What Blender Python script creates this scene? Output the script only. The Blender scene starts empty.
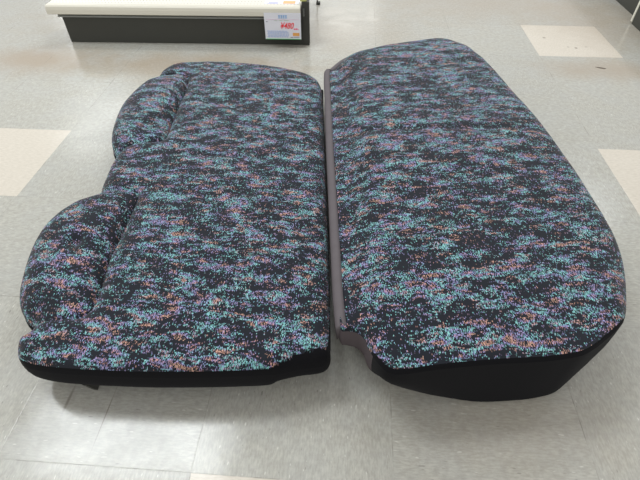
import bpy, math, random
import numpy as np
from mathutils import Vector, Matrix, noise
from mathutils.geometry import delaunay_2d_cdt

T = 0.3048          # side of one floor tile
random.seed(4)
scene = bpy.context.scene
COL = scene.collection

# ------------------------------------------------------------------ camera, world, lights
cd = bpy.data.cameras.new('camera')
cam = bpy.data.objects.new('camera', cd)
COL.objects.link(cam)
cd.sensor_fit = 'HORIZONTAL'
cd.sensor_width = 36.0
cd.lens = 36.0 * 456.37 / 640.0
cd.clip_start = 0.02
cam.matrix_world = (Matrix.Translation((0.2128541, -0.2189362, 0.7361999))
                    @ Matrix.Rotation(0.0721940, 4, 'Z') @ Matrix.Rotation(0.7782325, 4, 'X')
                    @ Matrix.Rotation(-0.0054311, 4, 'Z'))
scene.camera = cam
scene.view_settings.view_transform = 'Standard'
scene.view_settings.look = 'None'
scene.view_settings.gamma = 1
scene.view_settings.use_curve_mapping = False
scene.view_settings.exposure = -0.12

w = bpy.data.worlds.new('shop_interior_light')
scene.world = w
w.use_nodes = True
bg = w.node_tree.nodes['Background']
bg.inputs['Color'].default_value = (1.0, 0.98, 0.955, 1)
bg.inputs['Strength'].default_value = 0.80


def area(name, loc, sx, sy, power, color=(0.93, 0.98, 1.0), rot=(0, 0, 0)):
    l = bpy.data.lights.new(name, 'AREA')
    l.shape = 'RECTANGLE'
    l.size, l.size_y = sx, sy
    l.energy = power
    l.color = color
    o = bpy.data.objects.new(name, l)
    o.location = loc
    o.rotation_euler = rot
    COL.objects.link(o)
    return o


# ceiling luminaires of the shop (above the frame; some mirror in the polished floor, the rest are added fill)
area('ceiling_luminaire_or_fill', (-1.30, 1.02, 2.7), 1.45, 0.62, 46)
area('ceiling_luminaire_or_fill', (-3.30, 5.30, 2.7), 0.70, 1.50, 13)
area('ceiling_luminaire_or_fill', (-5.25, 9.10, 2.7), 0.60, 1.30, 18)
area('ceiling_luminaire_or_fill', (-0.10, 9.40, 2.7), 1.60, 1.30, 18)
area('ceiling_luminaire_or_fill', (0.45, 2.35, 2.7), 1.25, 0.45, 34)  # fill lamp added for illumination, no glare of its own in view
area('ceiling_luminaire_or_fill', (2.40, 3.60, 2.7), 1.25, 0.60, 22)  # added likewise for general brightness, its mirror image hidden
area('ceiling_luminaire_or_fill', (1.20, -2.2, 2.7), 1.25, 0.60, 22)  # added fill behind the camera


# ------------------------------------------------------------------ material helpers
class NT:
    def __init__(self, name):
        self.m = bpy.data.materials.new(name)
        self.m.use_nodes = True
        self.t = self.m.node_tree
        self.b = self.t.nodes['Principled BSDF']

    def n(self, kind, **kw):
        o = self.t.nodes.new(kind)
        for k, v in kw.items():
            setattr(o, k, v)
        return o

    def l(self, a, b):
        self.t.links.new(a, b)

    def put(self, sock, v):
        if isinstance(v, bpy.types.NodeSocket):
            self.l(v, sock)
        else:
            sock.default_value = v

    def math(self, op, a, b=0.0, c=0.0, clamp=False):
        o = self.n('ShaderNodeMath', operation=op, use_clamp=clamp)
        self.put(o.inputs[0], a)
        self.put(o.inputs[1], b)
        self.put(o.inputs[2], c)
        return o.outputs[0]

    def vmath(self, op, a, b=(0, 0, 0)):
        o = self.n('ShaderNodeVectorMath', operation=op)
        self.put(o.inputs[0], a)
        self.put(o.inputs[1], b)
        return o.outputs[0]

    def noise(self, vec, scale=1.0, detail=2.0, rough=0.5, out=0):
        o = self.n('ShaderNodeTexNoise')
        self.put(o.inputs['Vector'], vec)
        o.inputs['Scale'].default_value = scale
        o.inputs['Detail'].default_value = detail
        o.inputs['Roughness'].default_value = rough
        return o.outputs[out]

    def step(self, v, lo, hi, a=0.0, b=1.0):
        o = self.n('ShaderNodeMapRange', interpolation_type='SMOOTHSTEP')
        self.put(o.inputs[0], v)
        for i, x in enumerate((lo, hi, a, b)):
            self.put(o.inputs[i + 1], x)
        return o.outputs[0]

    def mix(self, f, a, b, blend='MIX'):
        o = self.n('ShaderNodeMix', data_type='RGBA', blend_type=blend)
        self.put(o.inputs[0], f)
        self.put(o.inputs[6], a)
        self.put(o.inputs[7], b)
        return o.outputs[2]

    def ramp(self, f, stops, interp='LINEAR'):
        o = self.n('ShaderNodeValToRGB')
        r = o.color_ramp
        r.interpolation = interp
        while len(r.elements) < len(stops):
            r.elements.new(0.5)
        for e, (p, c) in zip(r.elements, stops):
            e.position = p
            e.color = (*c, 1)
        self.put(o.inputs[0], f)
        return o.outputs[0]

    def bump(self, h, strength, dist):
        o = self.n('ShaderNodeBump')
        o.inputs['Strength'].default_value = strength
        o.inputs['Distance'].default_value = dist
        self.put(o.inputs['Height'], h)
        self.l(o.outputs[0], self.b.inputs['Normal'])


def lin(r, g, b):
    f = lambda c: (c / 255) / 12.92 if c <= 10 else (((c / 255) + 0.055) / 1.055) ** 2.4
    return (f(r), f(g), f(b))


def c4(c):
    return (*c, 1)


def plain(name, col, rough=0.6, spec=0.4, vary=0.08, scale=40, sheen=0.0, metal=0.0):
    k = NT(name)
    co = k.n('ShaderNodeTexCoord').outputs['Object']
    nz = k.noise(co, scale, 3)
    a = tuple(c * (1 - vary) for c in col)
    b = tuple(min(1, c * (1 + vary)) for c in col)
    k.l(k.mix(nz, c4(a), c4(b)), k.b.inputs['Base Color'])
    k.b.inputs['Roughness'].default_value = rough
    k.b.inputs['Specular IOR Level'].default_value = spec
    k.b.inputs['Sheen Weight'].default_value = sheen
    k.b.inputs['Metallic'].default_value = metal
    return k.m


def fabric(name, angle, seed):
    """woven jacquard: black ground, small ticks of coloured yarn gathered in ragged streaks"""
    k = NT(name)
    co = k.n('ShaderNodeTexCoord').outputs['Object']
    mp = k.n('ShaderNodeMapping')
    k.l(co, mp.inputs[0])
    mp.inputs['Rotation'].default_value = (0, 0, angle)
    mp.inputs['Location'].default_value = (seed, seed * .7, 0)
    v = mp.outputs[0]
    # wobble so the streaks are ragged
    wob = k.vmath('SCALE', k.noise(v, 22, 2, out=1))
    wob.node.inputs['Scale'].default_value = 0.02
    v2 = k.vmath('ADD', v, wob)
    big = k.noise(k.vmath('MULTIPLY', v2, (19, 44, 40)), 1, 2, 0.55)
    fine = k.noise(k.vmath('MULTIPLY', v2, (60, 210, 130)), 1, 2, 0.6)
    dens = k.math('ADD', k.math('MULTIPLY', big, 0.60), k.math('MULTIPLY', fine, 0.40))
    dens = k.step(dens, 0.445, 0.59, 0.05, 0.60)
    cell = k.vmath('SNAP', k.vmath('ADD', v, (10, 10, 10)), (0.00105, 0.0024, 0.003))
    wn = k.n('ShaderNodeTexWhiteNoise', noise_dimensions='3D')
    k.l(cell, wn.inputs['Vector'])
    on = k.math('LESS_THAN', wn.outputs['Value'], dens)
    # hue follows its own streaks, shuffled a little yarn by yarn
    hue = k.noise(k.vmath('MULTIPLY', k.vmath('ADD', v2, (3.3, 1.7, 0)), (26, 62, 50)), 1, 1, 0.5)
    wn2 = k.n('ShaderNodeTexWhiteNoise', noise_dimensions='3D')
    k.l(k.vmath('ADD', cell, (5.1, 2.2, 1.0)), wn2.inputs['Vector'])
    hue = k.math('ADD', hue, k.math('MULTIPLY', k.math('SUBTRACT', wn2.outputs['Value'], 0.5), 0.13))
    yarn = k.ramp(hue, [(0.28, lin(190, 152, 134)), (0.34, lin(180, 134, 132)), (0.39, lin(156, 140, 180)),
                        (0.47, lin(138, 144, 190)), (0.50, lin(120, 180, 186)), (0.58, lin(136, 196, 188)),
                        (0.62, lin(152, 144, 180)), (0.69, lin(188, 146, 130))])
    sepv = k.n('ShaderNodeSeparateColor')
    k.l(wn2.outputs['Color'], sepv.inputs[0])
    bright = k.step(sepv.outputs[1], 0.0, 1.0, 0.38, 1.15)
    yarn = k.vmath('SCALE', yarn)
    k.l(bright, yarn.node.inputs['Scale'])
    base = k.mix(on, c4(lin(31, 34, 41)), yarn)
    k.l(base, k.b.inputs['Base Color'])
    k.b.inputs['Roughness'].default_value = 0.9
    k.b.inputs['Specular IOR Level'].default_value = 0.15
    k.b.inputs['Sheen Weight'].default_value = 0.12
    k.b.inputs['Sheen Roughness'].default_value = 0.5
    k.bump(k.math('ADD', wn.outputs['Value'], k.math('MULTIPLY', big, 2)), 0.25, 0.0008)
    return k.m


def floor_material():
    k = NT('vinyl_floor_tiles')
    pos = k.n('ShaderNodeTexCoord').outputs['Object']
    u = k.vmath('SCALE', pos)
    u.node.inputs['Scale'].default_value = 1 / T
    cell = k.vmath('FLOOR', u)
    fr = k.vmath('FRACTION', u)
    cs = k.n('ShaderNodeSeparateXYZ'); k.l(cell, cs.inputs[0])
    fs = k.n('ShaderNodeSeparateXYZ'); k.l(fr, fs.inputs[0])
    # the grain of the tiles turns by a right angle from tile to tile
    par = k.math('MODULO', k.math('ABSOLUTE', k.math('ADD', cs.outputs[0], cs.outputs[1])), 2.0)
    par = k.math('GREATER_THAN', par, 0.5)
    ga = k.vmath('MULTIPLY', pos, (320, 80, 1))
    gb = k.vmath('MULTIPLY', pos, (80, 320, 1))
    gv = k.n('ShaderNodeMix', data_type='VECTOR')
    k.l(par, gv.inputs[0]); k.l(ga, gv.inputs[4]); k.l(gb, gv.inputs[5])
    gv = gv.outputs[1]
    grain = k.noise(gv, 1.0, 3, 0.6)
    cloud = k.noise(pos, 9, 3, 0.6)
    grey = k.mix(k.step(grain, 0.3, 0.7), c4(lin(164, 163, 154)), c4(lin(186, 184, 174)))
    grey = k.mix(k.step(cloud, 0.35, 0.7, 0, 0.30), grey, c4(lin(176, 178, 176)))
    mott = k.noise(pos, 75, 3, 0.65)
    grey = k.mix(k.step(mott, 0.35, 0.68, 0, 0.38), grey, c4(lin(150, 147, 140)))
    # chips: sparse light and dark flecks
    chip = k.noise(k.vmath('MULTIPLY', gv, (0.75, 1.0, 1)), 1.0, 1, 0.4)
    grey = k.mix(k.step(chip, 0.70, 0.78, 0, 0.55), grey, c4(lin(228, 228, 220)))
    chip2 = k.noise(k.vmath('ADD', k.vmath('MULTIPLY', gv, (0.7, 0.9, 1)), (31, 17, 0)), 1.0, 1, 0.4)
    grey = k.mix(k.step(chip2, 0.72, 0.80, 0, 0.55), grey, c4(lin(110, 108, 104)))
    white = k.mix(k.step(grain, 0.3, 0.7), c4(lin(198, 190, 176)), c4(lin(211, 203, 190)))
    wm = None
    for i, j in ((-3, 2), (3, 5), (3, 2), (0, -1)):
        a = k.math('COMPARE', cs.outputs[0], float(i), 0.1)
        b = k.math('COMPARE', cs.outputs[1], float(j), 0.1)
        ab = k.math('MULTIPLY', a, b)
        wm = ab if wm is None else k.math('ADD', wm, ab)
    colr = k.mix(wm, grey, white)
    # each tile a hair lighter or darker
    wn = k.n('ShaderNodeTexWhiteNoise', noise_dimensions='3D')
    k.l(k.vmath('ADD', cell, (0.5, 0.5, 0.5)), wn.inputs['Vector'])
    colr = k.mix(k.math('MULTIPLY', wn.outputs['Value'], 0.10), colr, c4(lin(140, 142, 140)))
    # worn brownish film by the fixtures
    for (x, y, rx, ry, a) in ((-0.95, 1.38, 0.38, 0.16, .75), (-0.35, 1.36, 0.55, 0.16, .75), (1.12, 1.42, 0.34, 0.12, .60),
                              (0.1, 1.75, 0.5, 0.4, .40), (0.85, 2.1, 0.9, 0.35, .40), (1.25, 1.85, .35, .4, .45),
                              (-0.9, 1.75, 0.5, 0.3, .25), (0.5, 0.10, 0.30, 0.12, .25)):
        d = k.vmath('MULTIPLY', k.vmath('SUBTRACT', pos, (x, y, 0)), (1 / rx, 1 / ry, 0))
        ln = k.n('ShaderNodeVectorMath', operation='LENGTH'); k.l(d, ln.inputs[0])
        dd = k.math('ADD', ln.outputs['Value'], k.math('MULTIPLY', cloud, 0.7))
        colr = k.mix(k.step(dd, 0.35, 1.45, a, 0.0), colr, c4(lin(158, 142, 122)))
    # small scuffs, one hairline crack and, last, a leg reflection painted dark
    for (x, y, rx, ry, a) in ((.978, 1.697, .010, .009, .6), (1.046, 1.612, .006, .007, .5), (1.073, 1.604, .008, .010, .75),
                              (1.115, 1.616, .010, .005, .45), (-0.1640, .070, .0016, .075, .55), (-0.237, .101, .004, .035, .5)):
        d = k.vmath('MULTIPLY', k.vmath('SUBTRACT', pos, (x, y, 0)), (1 / rx, 1 / ry, 0))
        ln = k.n('ShaderNodeVectorMath', operation='LENGTH'); k.l(d, ln.inputs[0])
        dd = k.math('ADD', ln.outputs['Value'], k.math('MULTIPLY', mott, 0.8))
        colr = k.mix(k.step(dd, 0.6, 1.4, a, 0.0), colr, c4(lin(96, 86, 76)))
    # joints
    def near(s):
        e = k.math('MINIMUM', s, k.math('SUBTRACT', 1.0, s))
        return k.step(e, 0.0012, 0.0034, 1.0, 0.0)
    jn = k.math('MAXIMUM', near(fs.outputs[0]), near(fs.outputs[1]))
    brk = k.step(k.noise(pos, 14, 3, 0.7), 0.44, 0.68, 0.04, 0.55)
    colr = k.mix(k.math('MULTIPLY', jn, brk), colr, c4(lin(92, 88, 82)))
    k.l(colr, k.b.inputs['Base Color'])
    k.l(k.step(cloud, 0.3, 0.7, 0.14, 0.23), k.b.inputs['Roughness'])
    k.b.inputs['IOR'].default_value = 1.5
    hh = k.math('ADD', k.math('MULTIPLY', k.noise(pos, 30, 2, 0.5), 1.0), k.math('MULTIPLY', jn, -0.4))
    k.bump(hh, 0.12, 0.002)
    return k.m


M_FLOOR = floor_material()
M_FAB_L = fabric('woven_fabric_backrest', 0.02, 0.0)
M_FAB_R = fabric('woven_fabric_cushion', -0.13, 2.37)
M_BLACK = plain('black_trim_cloth', lin(17, 17, 20), 0.95, 0.12, 0.12, 300, 0.03)
M_FLAP = plain('plum_grey_vinyl', lin(84, 76, 79), 0.8, 0.3, 0.1, 60)
M_STRIP = plain('grey_plastic_strip', lin(92, 86, 89), 0.65, 0.3, 0.12, 50)
M_UNDER = plain('dark_underside', lin(30, 30, 32), 0.8, 0.2)
M_IRON = plain('black_painted_steel', lin(60, 60, 56), 0.45, 0.4, 0.05, 20)
M_KICK = plain('dark_kick_plate', lin(66, 67, 62), 0.5, 0.35, 0.05, 25)
M_CREAM = plain('cream_enamel', lin(206, 202, 188), 0.35, 0.5, 0.02, 10)
M_WHITE = plain('white_enamel', lin(230, 228, 214), 0.35, 0.5, 0.02, 10)
M_CHANNEL = plain('grey_channel', lin(135, 138, 136), 0.4, 0.5, 0.05, 20)
M_CARD = plain('white_card', lin(226, 227, 236), 0.5, 0.3, 0.01, 20)
M_BLUE = plain('pale_blue_ink', lin(120, 175, 225), 0.6, 0.2)
M_BLUE2 = plain('faint_blue_ink', lin(178, 194, 228), 0.6, 0.2)
M_RED = plain('red_ink', lin(238, 60, 66), 0.6, 0.2)
M_PINK = plain('pink_ink', lin(240, 110, 140), 0.6, 0.2)
M_ORANGE = plain('orange_ink', lin(225, 165, 95), 0.6, 0.2)
M_GREEN = plain('green_ink', lin(110, 195, 130), 0.6, 0.2)
M_GREY_INK = plain('grey_ink', lin(130, 130, 150), 0.6, 0.2)
M_OLIVE = plain('olive_plastic', lin(190, 192, 120), 0.5, 0.4)
M_METAL = plain('dull_metal', lin(120, 122, 120), 0.35, 0.5, 0.05, 20, 0, 0.6)


def deck_material():
    k = NT('perforated_cream_deck')
    co = k.n('ShaderNodeTexCoord').outputs['Object']
    u = k.vmath('FRACTION', k.vmath('MULTIPLY', co, (1 / .0125, 1 / .025, 0)))
    d = k.vmath('MULTIPLY', k.vmath('SUBTRACT', u, (0.5, 0.5, 0)), (.0125, .025, 0))
    ln = k.n('ShaderNodeVectorMath', operation='LENGTH'); k.l(d, ln.inputs[0])
    f = k.math('LESS_THAN', ln.outputs['Value'], 0.0022)
    k.l(k.mix(f, c4(lin(222, 217, 205)), c4(lin(140, 138, 130))), k.b.inputs['Base Color'])
    k.b.inputs['Roughness'].default_value = 0.4
    return k.m


M_DECK = deck_material()


# ------------------------------------------------------------------ object helpers
def mesh(name, verts, faces, mat, parent=None, smooth=False, mats=None, midx=None):
    me = bpy.data.meshes.new(name)
    me.from_pydata([tuple(v) for v in verts], [], [tuple(f) for f in faces])
    me.validate()
    me.update()
    o = bpy.data.objects.new(name, me)
    me.materials.append(mat)
    if smooth:
        for p in me.polygons:
            p.use_smooth = True
    COL.objects.link(o)
    if parent is not None:
        o.parent = parent
    return o


def thing(name, label, cat, loc=(0, 0, 0), rz=0.0, group=None):
    o = bpy.data.objects.new(name, None)
    o.empty_display_size = 0.05
    COL.objects.link(o)
    o.location = loc
    o.rotation_euler = (0, 0, rz)
    o['label'] = label
    o['category'] = cat
    if group:
        o['group'] = group
    return o


def tag(o, label, cat, group=None):
    o['label'] = label
    o['category'] = cat
    if group:
        o['group'] = group
    return o


def box_geo(x0, x1, y0, y1, z0, z1, V=None, F=None):
    V = [] if V is None else V
    F = [] if F is None else F
    b = len(V)
    V += [(x0, y0, z0), (x1, y0, z0), (x1, y1, z0), (x0, y1, z0), (x0, y0, z1), (x1, y0, z1), (x1, y1, z1), (x0, y1, z1)]
    F += [(b, b + 3, b + 2, b + 1), (b + 4, b + 5, b + 6, b + 7), (b, b + 1, b + 5, b + 4), (b + 1, b + 2, b + 6, b + 5),
          (b + 2, b + 3, b + 7, b + 6), (b + 3, b, b + 4, b + 7)]
    return V, F


def box(name, x0, x1, y0, y1, z0, z1, mat, parent=None, bevel=0.0):
    V, F = box_geo(x0, x1, y0, y1, z0, z1)
    o = mesh(name, V, F, mat, parent)
    if bevel:
        m = o.modifiers.new('bevel', 'BEVEL')
        m.width = bevel
        m.segments = 2
    return o


def prism(name, prof, x0, x1, mat, parent=None):
    """profile of (y, z) points extruded along x"""
    n = len(prof)
    V = [(x0, y, z) for y, z in prof] + [(x1, y, z) for y, z in prof]
    F = [tuple(range(n)), tuple(range(2 * n - 1, n - 1, -1))]
    F += [(i, n + i, n + (i + 1) % n, (i + 1) % n) for i in range(n)]
    o = mesh(name, V, F, mat, parent)
    return o


# ------------------------------------------------------------------ the floor
fl = mesh('floor', [(-4.5, -2.5, 0), (4.5, -2.5, 0), (4.5, 6.5, 0), (-4.5, 6.5, 0),
                    (-4.5, -2.5, -.05), (4.5, -2.5, -.05), (4.5, 6.5, -.05), (-4.5, 6.5, -.05)],
          [(0, 1, 2, 3), (7, 6, 5, 4), (0, 4, 5, 1), (1, 5, 6, 2), (2, 6, 7, 3), (3, 7, 4, 0)], M_FLOOR)
fl['kind'] = 'structure'


# ------------------------------------------------------------------ upholstered seat sections
def catmull(P, step, closed=True):
    P = np.array(P, float)
    n = len(P)
    out = []
    rng = range(n) if closed else range(n - 1)
    for i in rng:
        g = lambda j: P[j % n] if closed else P[min(max(j, 0), n - 1)]
        p0, p1, p2, p3 = g(i - 1), g(i), g(i + 1), g(i + 2)
        m = max(1, int(round(np.linalg.norm(p2[:2] - p1[:2]) / step)))
        for q in range(m):
            t = q / m
            out.append(0.5 * ((2 * p1) + (p2 - p0) * t + (2 * p0 - 5 * p1 + 4 * p2 - p3) * t * t
                              + (3 * p1 - p0 - 3 * p2 + p3) * t ** 3))
    if not closed:
        out.append(P[-1])
    return np.array(out)


def seg_dist(Q, A, B):
    """distance of each point of Q to the polyline segments A->B: (dist, index of segment, t)"""
    best = np.full(len(Q), 1e9)
    idx = np.zeros(len(Q), int)
    tt = np.zeros(len(Q))
    for i in range(len(A)):
        d = B[i] - A[i]
        L = d @ d
        if L < 1e-14:
            continue
        t = np.clip((Q - A[i]) @ d / L, 0, 1)
        dd = np.linalg.norm(Q - (A[i] + t[:, None] * d), axis=1)
        k = dd < best
        best[k] = dd[k]
        idx[k] = i
        tt[k] = t[k]
    return best, idx, tt


def inside(Q, P):
    c = np.zeros(len(Q), bool)
    n = len(P)
    x, y = Q[:, 0], Q[:, 1]
    for i in range(n):
        a, b = P[i], P[(i + 1) % n]
        if a[1] == b[1]:
            continue
        k = ((a[1] > y) != (b[1] > y)) & (x < (b[0] - a[0]) * (y - a[1]) / (b[1] - a[1]) + a[0])
        c ^= k
    return c


def smooth01(x):
    x = np.clip(x, 0, 1)
    return x * x * (3 - 2 * x)


def cushion(root, outline, H, seams, regions, extra, fab):
    """outline rows: x, y, rim height, rounding radius, trim band width, skirt bottom z, skirt bottom inset.
    Returns child meshes: fabric regions, black side trim, underside."""
    O = catmull(outline, 0.004)
    P = O[:, :2]
    n = len(P)
    tan = np.roll(P, -1, 0) - np.roll(P, 1, 0)
    tan /= np.linalg.norm(tan, axis=1)[:, None]
    area2 = np.sum(P[:, 0] * np.roll(P[:, 1], -1) - np.roll(P[:, 0], -1) * P[:, 1])
    sgn = 1 if area2 > 0 else -1
    nin = sgn * np.stack([-tan[:, 1], tan[:, 0]], 1)       # towards the inside
    # sample points
    pts = [P]
    A, B = P, np.roll(P, -1, 0)
    ring_d = [0.0015, 0.003, 0.0045, 0.0075, 0.012, 0.017, 0.0225, 0.0285, 0.035]
    for d in ring_d:
        R = P + nin * d
        dd, _, _ = seg_dist(R, A, B)
        pts.append(R[(dd > d * 0.97) & inside(R, P)])
    g = 0.0065
    xs = np.arange(P[:, 0].min(), P[:, 0].max(), g)
    ys = np.arange(P[:, 1].min(), P[:, 1].max(), g)
    G = np.array([(x + (0.5 * g if j % 2 else 0), y) for j, y in enumerate(ys) for x in xs])
    G = G[inside(G, P)]
    dd, _, _ = seg_dist(G, A, B)
    pts.append(G[dd > 0.039])
    inner = np.concatenate(pts[1:])
    S = []
    for s in seams:
        q = catmull(s, 0.004, False)
        S.append(q)
    for s in S:
        dd, _, _ = seg_dist(inner, s[:-1, :2], s[1:, :2])
        inner = inner[dd > 0.0022]
    sv, se = [], []
    base = n
    for s in S:
        # keep only points properly inside
        q = s[:, :2]
        ok = inside(q, P)
        dq, _, _ = seg_dist(q, A, B)
        q = q[ok & (dq > 0.001)]
        sv.append(q)
        se += [(base + i, base + i + 1) for i in range(len(q) - 1)]
        base += len(q)
    # rows either side of a seam give the groove its section
    side = []
    for s in S:
        q = s[:, :2]
        t = np.gradient(q, axis=0)
        t /= np.linalg.norm(t, axis=1)[:, None]
        nn = np.stack([-t[:, 1], t[:, 0]], 1)
        for d in (-0.0025, 0.0025):
            side.append(q + nn * d)
    side = np.concatenate(side) if side else np.zeros((0, 2))
    if len(side):
        ds, _, _ = seg_dist(side, A, B)
        side = side[inside(side, P) & (ds > 0.002)]
    V2 = np.concatenate([P] + sv + [inner, side])
    edges = [(i, (i + 1) % n) for i in range(n)] + se
    res = delaunay_2d_cdt([Vector(v) for v in V2.tolist()], edges, [], 1, 1e-6, False)
    Q = np.array([(v.x, v.y) for v in res[0]])
    Fc = np.array([f for f in res[2] if len(f) == 3])
    cen = Q[Fc].mean(1)
    keep = inside(cen, P)
    Fc, cen = Fc[keep], cen[keep]
    # height field
    d, ix, t = seg_dist(Q, A, B)
    ex = O[ix] * (1 - t[:, None]) + O[(ix + 1) % n] * t[:, None]
    zr, rr = ex[:, 2], np.maximum(ex[:, 3], 1e-4)
    q = np.clip(1 - d / rr, 0, 1)
    z = zr + (H - zr) * np.sqrt(np.clip(1 - q * q, 0, 1))
    z = z + extra(Q, d)
    for s in S:
        ds, si, st = seg_dist(Q, s[:-1, :2], s[1:, :2])
        dep = s[si, 2] * (1 - st) + s[si + 1, 2] * st
        fade = smooth01(d / 0.02)
        z = z - dep * (0.7 * np.exp(-(ds / 0.0038) ** 2) + 0.5 * np.exp(-(ds / 0.018) ** 2)) * (0.35 + 0.65 * fade)
    lf = np.array([noise.noise(Vector((x * 14, y * 14, 3))) * 0.0022 + noise.noise(Vector((x * 40, y * 40, 7))) * 0.0006
                   for x, y in Q])
    z = z + lf * smooth01(d / 0.02)
    V3 = np.concatenate([Q, z[:, None]], 1)
    # classify faces
    dc, ic, tc = seg_dist(cen, A, B)
    wband = O[ic, 4] * (1 - tc) + O[(ic + 1) % n, 4] * tc
    is_trim = dc < wband
    reg = np.zeros(len(cen), int)
    for r, (poly, _) in enumerate(regions):
        reg[inside(cen, np.array(poly))] = r + 1
    out = {}

    def emit(name, sel, mat):
        F = Fc[sel]
        used, inv = np.unique(F, return_inverse=True)
        f = inv.reshape(F.shape)
        return mesh(name, V3[used], f.tolist(), mat, root, True)
    out['cover'] = emit('seat_cover', ~is_trim & (reg == 0), fab)
    for r, (_, nm) in enumerate(regions):
        out[nm + str(r)] = emit(nm, ~is_trim & (reg == r + 1), fab)
    # black trim: the top band plus the skirt down to the underside
    F = Fc[is_trim]
    used, inv = np.unique(F, return_inverse=True)
    TV = V3[used].tolist()
    TF = inv.reshape(F.shape).tolist()
    prof = [(0.0, 0.0), (0.25, -0.06), (0.5, -0.06), (0.75, 0.15), (0.92, 0.55), (1.0, 1.0)]
    b = len(TV)
    for (f, ins) in prof:
        for i in range(n):
            dz = O[i, 2] + (O[i, 5] - O[i, 2]) * f
            p = P[i] + nin[i] * (ins * O[i, 6])
            TV.append((p[0], p[1], dz))
    SK = {'trim': [], 'flap': []}
    for k in range(len(prof) - 1):
        for i in range(n):
            j = (i + 1) % n
            a = b + k * n
            SK['flap' if O[i, 7] > 0.5 else 'trim'].append((a + i, a + n + i, a + n + j, a + j))
    low = [b + (len(prof) - 1) * n + i for i in range(n)]
    out['trim'] = mesh('side_trim', TV, TF + SK['trim'], M_BLACK, root, True)
    if SK['flap']:
        out['flap'] = mesh('corner_flap', TV, SK['flap'], M_FLAP, root, True)
    out['under'] = mesh('underside', [TV[i] for i in low], [tuple(range(n))], M_UNDER, root)
    for o in list(out.values()):        # drop loose vertices left from the shared lists
        me = o.data
        useful = sorted({v for p in me.polygons for v in p.vertices})
        if len(useful) < len(me.vertices):
            mp = {v: i for i, v in enumerate(useful)}
            vs = [tuple(me.vertices[v].co) for v in useful]
            fs = [[mp[v] for v in p.vertices] for p in me.polygons]
            mt = me.materials[0]
            nm = bpy.data.meshes.new(o.name)
            nm.from_pydata(vs, [], fs)
            nm.materials.append(mt)
            nm.update()
            for p in nm.polygons:
                p.use_smooth = True
            o.data = nm
            bpy.data.meshes.remove(me)
    return out, P, nin, O


# ---- the seat cushion, lying on the right -------------------------------------------------
RP = [(0.1400, 1.0700), (0.1532, 1.0966), (0.1779, 1.1461), (0.2134, 1.1913), (0.2567, 1.2236), (0.314, 1.2577),
      (0.3921, 1.2898), (0.4648, 1.3142), (0.5300, 1.3099), (0.5860, 1.2600), (0.6110, 1.2050), (0.6310, 1.1452),
      (0.6500, 1.0500), (0.6700, 0.9450), (0.6946, 0.8265), (0.7085, 0.7058), (0.7175, 0.6192), (0.7224, 0.545),
      (0.726, 0.481), (0.7256, 0.4278), (0.7208, 0.3811), (0.7101, 0.335), (0.6951, 0.2898), (0.674, 0.2455),
      (0.650, 0.2150), (0.6180, 0.1880), (0.5800, 0.1610), (0.5480, 0.1505), (0.5093, 0.1430), (0.4497, 0.1355),
      (0.3981, 0.1275), (0.3469, 0.1180), (0.3104, 0.110), (0.2880, 0.110), (0.2730, 0.1230), (0.2610, 0.1520),
      (0.2530, 0.1720), (0.2420, 0.1830), (0.2275, 0.1860), (0.2148, 0.188), (0.208, 0.2309), (0.2018, 0.295),
      (0.1957, 0.3673), (0.1836, 0.5105), (0.1683, 0.6922), (0.1541, 0.877)]
outR = []
# the lower edge of the side rises and tucks in round the two near corners
CORNER = {22: (.042, .045), 23: (.036, .028), 24: (.028, .014), 25: (.020, .006), 26: (.016, .001), 27: (.013, .000),
          28: (.012, .000), 29: (.014, .000), 30: (.032, .002), 31: (.056, .006), 32: (.080, .012), 33: (.096, .012), 34: (.094, .008)}
for i, (x, y) in enumerate(RP):
    #       rim z, radius, trim band, bottom z, bottom inset, flap
    zr, rd, wb, zb, ins, fp = 0.112, 0.045, 0.0, 0.030, 0.045, 0
    if 24 <= i <= 34:                       # the black face towards the viewer
        zr, rd, wb, zb, ins = 0.136, 0.014, 0.0045, 0.022, 0.006
    elif i == 23:
        zr, rd, wb, zb, ins = 0.120, 0.030, 0.001, 0.025, 0.02
    elif 35 <= i <= 39:
        zr, rd, wb, zb, ins, fp = 0.122, 0.014, 0.0, 0.066 + 0.003 * (i - 35), 0.004, 1
    elif i >= 40 or i <= 1:
        zr, rd, wb, zb, ins = 0.112, 0.020, 0.0, 0.060, 0.012
    if i in CORNER:
        zb, ins = CORNER[i]
    outR.append((x, y, zr, rd, wb, zb, ins, fp))
GRX = [(0.15, 0.262), (0.338, 0.2556), (0.6456, 0.2456), (1.01, 0.2163), (1.12, 0.1935), (1.30, 0.19)]


def extraR(Q, d):
    x, y = Q[:, 0], Q[:, 1]
    gx = np.interp(y, [a for a, _ in GRX], [b for _, b in GRX])
    left = -0.020 * (1 - smooth01((x - gx + 0.035) / 0.045))
    left *= smooth01(d / 0.01)
    crown = 0.016 * (1 - np.exp(-d / 0.10))
    # two seating hollows, a low saddle between them
    hollow = -0.006 * np.exp(-(((x - .47) / .14) ** 2 + ((y - .48) / .2) ** 2)) \
             - 0.006 * np.exp(-(((x - .45) / .14) ** 2 + ((y - .98) / .2) ** 2))
    groove = -0.006 * np.exp(-((x - gx) / 0.007) ** 2) * smooth01(d / .03)
    cross = -0.0025 * np.exp(-((y - (.74 + .1 * (x - .45))) / 0.012) ** 2) * smooth01((d - .02) / .08)
    return left + crown + hollow + groove + cross


seatR = thing('seat_cushion', 'long speckled dark car seat cushion with a deep black front side, on the right', 'car seat cushion', (0.45, 0.72, 0))
off = np.array([0.45, 0.72])


def shift(rows, o):
    return [(r[0] - o[0], r[1] - o[1]) + tuple(r[2:]) for r in rows]


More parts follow.
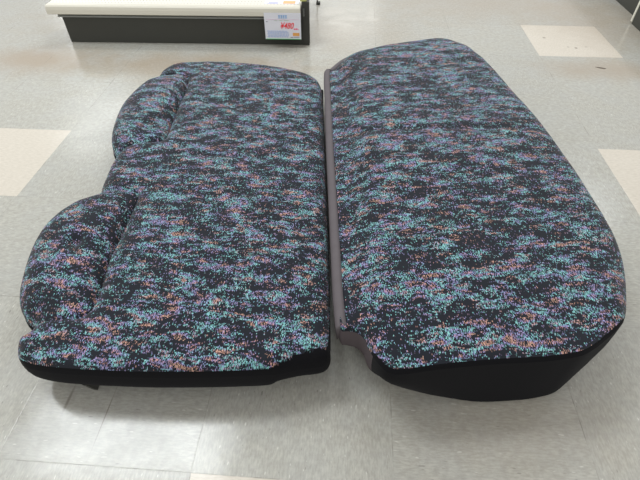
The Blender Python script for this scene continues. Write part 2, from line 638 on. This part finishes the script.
res, PR, NR, OR = cushion(seatR, shift(outR, off), 0.146, [], [], lambda Q, d: extraR(Q + off, d), M_FAB_R)
res['trim']['label'] = 'plain black cloth side of the cushion'
res['flap']['label'] = 'dull plum-grey flap at the near inner corner'

# plastic listing strip down the inner edge
stp = [r for r in OR if r[1] + off[1] > 0.185 and r[0] + off[0] < 0.26 and r[7] < 0.2 and r[1] + off[1] < 1.19]
k0 = [i for i in range(len(OR)) if OR[i][0] + off[0] < 0.22 and 0.19 < OR[i][1] + off[1] < 1.20]
# order along y
k0.sort(key=lambda i: OR[i][1])
V, F = [], []
sec = [(-0.004, -0.030), (-0.006, 0.001), (-0.002, 0.006), (0.005, 0.0080), (0.0110, 0.0065), (0.0125, 0.000), (0.0125, -0.012)]
for a, i in enumerate(k0):
    p, nn = PR[i], NR[i]
    wsc = 0.85 + 0.35 * a / len(k0) if False else 1.0
    for (u, hz) in sec:
        V.append((p[0] + nn[0] * u * wsc, p[1] + nn[1] * u * wsc, 0.1210 + hz + 0.0008 * math.sin(a * .21)))
m = len(sec)
for a in range(len(k0) - 1):
    for b in range(m):
        c = (b + 1) % m
        F.append((a * m + b, (a + 1) * m + b, (a + 1) * m + c, a * m + c))
F.append(tuple(range(m)))
F.append(tuple(range((len(k0) - 1) * m + m - 1, (len(k0) - 1) * m - 1, -1)))
st = mesh('edge_strip', V, F, M_STRIP, seatR, True)
st['label'] = 'grey plastic strip along the inner edge'

# floor runners under the cushion foam
for (x0, x1) in ((0.30, 0.36), (0.56, 0.62)):
    box('support_rail', x0 - off[0], x1 - off[0], 0.24 - off[1], 1.15 - off[1], 0.0, 0.062, M_UNDER, seatR, 0.004)

# ---- the backrest, lying on the left ---------------------------------------------------------
LP = [(-0.3788, 1.0766), (-0.3731, 1.1069), (-0.3619, 1.1424), (-0.3376, 1.169), (-0.3023, 1.182), (-0.2392, 1.1895),
      (-0.1744, 1.1897), (-0.092, 1.18), (-0.01, 1.1635), (0.0554, 1.1396), (0.0947, 1.1148), (0.1222, 1.0707),
      (0.1372, 0.9759), (0.1571, 0.743), (0.1732, 0.5511), (0.1858, 0.3997), (0.1943, 0.2772), (0.2, 0.1853),
      (0.1995, 0.1600), (0.1860, 0.1480), (0.1533, 0.1409), (0.1218, 0.1309), (0.1030, 0.1236), (0.0585, 0.1181),
      (-0.0052, 0.1121), (-0.0853, 0.1068), (-0.1504, 0.105), (-0.2002, 0.1046), (-0.2341, 0.1055), (-0.2624, 0.1085),
      (-0.2826, 0.1139), (-0.2970, 0.1234), (-0.3049, 0.1362), (-0.3101, 0.1523), (-0.3088, 0.1684), (-0.3063, 0.1863),
      (-0.3218, 0.2002), (-0.3395, 0.2179), (-0.3536, 0.2387), (-0.3684, 0.2743), (-0.3889, 0.343), (-0.396, 0.4035),
      (-0.386, 0.4552), (-0.3620, 0.4956), (-0.3298, 0.5233), (-0.3352, 0.5636), (-0.3445, 0.6276), (-0.3483, 0.6807),
      (-0.3714, 0.7139), (-0.3934, 0.7628), (-0.4101, 0.8253), (-0.4204, 0.8878), (-0.4207, 0.9497), (-0.413, 1.0104),
      (-0.4021, 1.049)]
for i in range(len(LP)):
    if 1 <= i <= 4:
        LP[i] = (LP[i][0] - 0.010, LP[i][1] + 0.009)
    elif 2 <= i <= 10:
        LP[i] = (LP[i][0], LP[i][1] + 0.011)
    elif i >= 36 or i == 0:
        LP[i] = (LP[i][0] - 0.007, LP[i][1])
outL = []
for i, (x, y) in enumerate(LP):
    zr, rd, wb, zb, ins, fp = 0.066, 0.045, 0.0, 0.036, 0.035, 0
    if 22 <= i <= 30:
        zr, rd, wb, zb, ins = 0.082, 0.014, 0.003, 0.040, 0.006
    elif 17 <= i <= 21:
        zr, rd, zb, ins = 0.074, 0.026, 0.045, 0.006
        wb = (0.004, 0.012, 0.016, 0.012, 0.006)[i - 17]
    elif i in (31, 32, 33):
        zr, rd, wb, zb, ins = 0.074, 0.025, 0.002, 0.040, 0.010
    elif 11 <= i <= 16:
        zr, rd, wb, zb, ins = 0.078, 0.022, 0.0, 0.042, 0.008
    outL.append((x, y, zr, rd, wb, zb, ins, fp))
SU = [(-0.3775, 1.0766, .008), (-0.345, 1.066, .008), (-0.308, 1.0736, .008), (-0.2754, 1.0559, .014), (-0.2640, 0.98, .024),
      (-0.2595, 0.907, .026), (-0.2534, 0.8131, .026), (-0.2468, 0.733, .018), (-0.2734, 0.7135, .006),
      (-0.3073, 0.7026, .006), (-0.3470, 0.6790, .010)]
SL = [(-0.3290, 0.5233, .008), (-0.3058, 0.5210, .006), (-0.2799, 0.5250, .006), (-0.2384, 0.5194, .014),
      (-0.2309, 0.4131, .026), (-0.2275, 0.3291, .026), (-0.2131, 0.2150, .016), (-0.2434, 0.1920, .005),
      (-0.2750, 0.1860, .005), (-0.3055, 0.1863, .010)]
offL = np.array([-0.12, 0.66])


def extraL(Q, d):
    x, y = Q[:, 0], Q[:, 1]
    crown = 0.010 * (1 - np.exp(-d / 0.08))
    z = crown
    for cx, cy, rx, ry, a in ((-0.315, 0.37, .075, .15, .016), (-0.335, 0.88, .070, .17, .016)):
        z = z + a * np.exp(-(((x - cx) / rx) ** 2 + ((y - cy) / ry) ** 2) ** 1.3)
    z = z - 0.012 * np.exp(-(((x + .2925) / .013) ** 2 + ((y - .352) / .016) ** 2))      # pull-in of the lock button
    # shallow pleat lines running along the panel
    z = z - 0.0025 * np.exp(-((y - 0.655 + .02 * x) / 0.006) ** 2) * smooth01((x + .22) / .03) * smooth01((0.12 - x) / .1)
    return z


def poly_of(seam, outer):
    return [(a - offL[0], b - offL[1]) for a, b in [s[:2] for s in seam] + outer]


seatL = thing('car_seat', 'flat car rear-seat backrest in speckled dark fabric with two bulging side bolsters, '
              'on the left', 'car seat backrest', (offL[0], offL[1], 0))
regs = [(poly_of(SU, [(-0.42, 0.655), (-0.56, 0.9), (-0.5, 1.10)]), 'side_bolster'),
        (poly_of(SL, [(-0.38, 0.15), (-0.56, 0.4), (-0.42, 0.56)]), 'side_bolster')]
res, PL, NL, OL = cushion(seatL, shift(outL, offL), 0.104, [shift(SU, offL), shift(SL, offL)], regs,
                          lambda Q, d: extraL(Q + offL, d), M_FAB_L)
res['trim']['label'] = 'plain black cloth side of the backrest'
# back panel the foam sits on, and a small steel hinge foot peeping out below the near edge
box('back_panel', -0.25 - offL[0], 0.13 - offL[0], 0.20 - offL[1], 1.12 - offL[1], 0.0, 0.05, M_UNDER, seatL, 0.005)
V, F = box_geo(-0.1990 - offL[0], -0.1930 - offL[0], 0.106 - offL[1], 0.126 - offL[1], 0.004, 0.045)
V = [(x, y + (0.012 if (z < .03 and y < -.5) else 0), z) for x, y, z in V]
hb = mesh('hinge_foot', V, F, M_IRON, seatL)

# ------------------------------------------------------------------ display shelf at the back
A0 = math.atan2(0.027, 0.944)
sh = thing('display_shelf', 'low cream store shelf with dark kick plate standing on the tiles behind the seats', 'shelf',
           (-0.9015, 1.545, 0), A0)
box('kick_plate', 0.0, 0.9225, 0.0, 0.018, 0.0, 0.098, M_KICK, sh, 0.0015)
box('end_plate', 0.0, 0.014, 0.018, 0.42, 0.0, 0.098, M_KICK, sh)
box('base_frame', 0.04, 0.90, 0.10, 0.42, 0.0, 0.094, M_UNDER, sh)
prism('price_channel', [(-0.002, 0.0985), (-0.012, 0.0985), (-0.013, 0.104), (-0.006, 0.106), (-0.006, 0.1125), (-0.002, 0.1125)],
      -0.008, 0.918, M_CHANNEL, sh)
prism('shelf_lip', [(-0.002, 0.1130), (-0.026, 0.1130), (-0.030, 0.1160), (-0.0285, 0.1300), (-0.026, 0.1400), (-0.022, 0.1445),
                    (-0.002, 0.1445)], -0.034, 0.918, M_CREAM, sh)
box('shelf_deck', -0.034, 0.918, -0.002, 0.42, 0.1300, 0.1440, M_DECK, sh)
pst = box('upright_post', 0.922, 0.949, -0.002, 0.032, 0.0, 0.157, M_IRON, sh, 0.0015)
box('slot_clip', 0.926, 0.932, -0.006, -0.001, 0.108, 0.135, M_METAL, pst)
pc = box('post_cap', 0.916, 0.940, 0.0, 0.040, 0.1575, 0.172, M_OLIVE, sh, 0.002)
pc['label'] = 'yellow-green plastic cap'

# price card clipped on the shelf's front
cx0, cx1, cz0, cz1 = 0.784, 0.920, 0.034, 0.129
card = thing('price_card', 'white paper price card with red figures hanging on the shelf front', 'price card',
             (-0.8955 + math.cos(A0) * 0.8455 + math.sin(A0) * .0335, 1.545 + math.sin(A0) * 0.852 - math.cos(A0) * .0335, cz0), A0)
W2 = (cx1 - cx0) / 2
HH = cz1 - cz0
pp = mesh('card_sheet', [(-W2, 0, 0), (W2, 0, 0), (W2, 0, HH), (-W2, 0, HH), (-W2, .0008, 0), (W2, .0008, 0), (W2, .0008, HH),
                         (-W2, .0008, HH)],
          [(0, 1, 2, 3), (7, 6, 5, 4), (0, 4, 5, 1), (1, 5, 6, 2), (2, 6, 7, 3), (3, 7, 4, 0)], M_CARD, card)


def ink(name, rects, mat):
    V, F = [], []
    for (u0, u1, v0, v1) in rects:     # fractions of the card, v from the top
        box_geo(-W2 + 2 * W2 * u0, -W2 + 2 * W2 * u1, -0.0007, -0.0001, HH * (1 - v1), HH * (1 - v0), V, F)
    return mesh(name, V, F, mat, card)


heads = []
for c in range(4):                     # four small blue characters, too small to read
    u = 0.39 + c * 0.062
    heads += [(u, u + .05, .085, .105), (u + .005, u + .045, .13, .147), (u, u + .05, .178, .195), (u + .018, u + .032, .085, .195)]
ink('blue_heading', heads, M_BLUE)
ink('rule_line', [(.05, .96, .235, .243)], plain('pink_rule', lin(225, 195, 215)))
ink('small_print', [(.045, .09, .315, .335)], M_GREY_INK)
ink('green_print', [(.28, .36, .272, .284), (.40, .50, .272, .284), (.54, .68, .265, .284)], plain('pale_green_ink', lin(185, 205, 180)))
lines = []
for r in range(5):
    x = 0.06 + (0.02 if r % 2 else 0)
    while x < 0.63:
        L = random.uniform(.03, .08)
        lines.append((x, min(x + L, .66), .665 + r * .055, .70 + r * .055))
        x += L + .012
ink('blue_text', lines, M_BLUE2)
ink('pink_print', [(.80, .845, .575, .625), (.855, .90, .57, .625), (.91, .93, .59, .625)], M_PINK)
ink('orange_box', [(.77, .95, .745, .865)], M_ORANGE)
ink('grey_text', [(.70, .78, .905, .93), (.80, .95, .905, .925)], M_GREY_INK)
ink('green_border', [(.02, .98, .978, 1.0)], M_GREEN)
tc = bpy.data.curves.new('red_price', 'FONT')
tc.body = '\u00a5480'
tc.size = 0.030
tc.extrude = 0.0003
tc.offset = 0.0003
tc.shear = 0.35
tc.align_x = 'CENTER'
to = bpy.data.objects.new('red_price', tc)
COL.objects.link(to)
dg = bpy.context.evaluated_depsgraph_get()
tm = bpy.data.meshes.new_from_object(to.evaluated_get(dg))
bpy.data.objects.remove(to)
tm.materials.clear()
tm.materials.append(M_RED)
tm.transform(Matrix.Translation((0.014, -0.0006, HH * 0.42)) @ Matrix.Rotation(math.pi / 2, 4, 'X') @ Matrix.Diagonal((0.80, 1.0, 1, 1)))
to = bpy.data.objects.new('red_price', tm)
COL.objects.link(to)
to.parent = card

# a flat label lying on the deck, only its front margin in view
lab = thing('shelf_label', 'pale paper label with orange print lying on the cream shelf above the price card', 'label',
            (-0.8955 + math.cos(A0) * 0.85, 1.545 + math.sin(A0) * 0.85 + .014, 0.1442), A0)
box('label_sheet', -0.075, 0.055, 0.0, 0.09, 0.0, 0.0008, M_CARD, lab)
box('orange_print', -0.005, 0.040, 0.003, 0.03, 0.0009, 0.0013, plain('light_orange_ink', lin(240, 180, 130)), lab)
box('blue_print', -0.060, -0.025, 0.003, 0.02, 0.0009, 0.0013, plain('light_lilac_ink', lin(190, 190, 225)), lab)

# ------------------------------------------------------------------ dark fixture at the upper right
fx = thing('store_fixture', 'dark store fixture base with a thin white upright at the upper right edge', 'shelf', (1.385, 1.87, 0), 0.0)
box('kick_plate', 0.0, 0.02, -0.45, 0.0, 0.0, 0.13, M_KICK, fx, 0.001)
box('base_box', 0.02, 0.42, -0.45, 0.0, 0.0, 0.128, M_UNDER, fx)
wp = box('white_upright', -0.002, 0.006, 0.001, 0.013, 0.008, 0.17, M_WHITE, fx)
f2 = thing('store_fixture', 'dark fixture base farther back, just beyond the thin white upright', 'shelf', (1.43, 1.895, 0), 0.0)
box('kick_plate', 0.0, 0.02, 0.0, 1.1, 0.0, 0.16, M_KICK, f2, 0.001)
box('base_box', 0.02, 0.40, 0.0, 1.1, 0.0, 0.158, M_UNDER, f2)

# small black levelling foot at the top edge of the view
ft = thing('levelling_foot', 'small black levelling foot on the floor right of the cream shelf', 'foot', (0.047, 2.03, 0))
box('foot_plate', -0.008, 0.010, -0.010, 0.010, 0.0, 0.010, M_IRON, ft, 0.001)
box('foot_stem', -0.006, -0.001, -0.003, 0.003, 0.010, 0.14, M_IRON, ft)

# dark scuff lying on the floor near the far white tile
V, F = [], []
n = 14
for i in range(n):
    a = 2 * math.pi * i / n
    V.append((1.106 + 0.016 * math.cos(a) * (1 + .2 * math.sin(3 * a)), 1.434 + 0.0045 * math.sin(a) - 0.35 * .016 * math.cos(a), 0.0006))
V2 = [(x, y, 0.0) for x, y, z in V]
F = [tuple(range(n))] + [(i, (i + 1) % n, n + (i + 1) % n, n + i) for i in range(n)]
tag(mesh('debris_scrap', V + V2, F, plain('dark_scrap', lin(88, 78, 66)), None),
    'tiny dark scrap on the floor below the far white tile', 'debris')
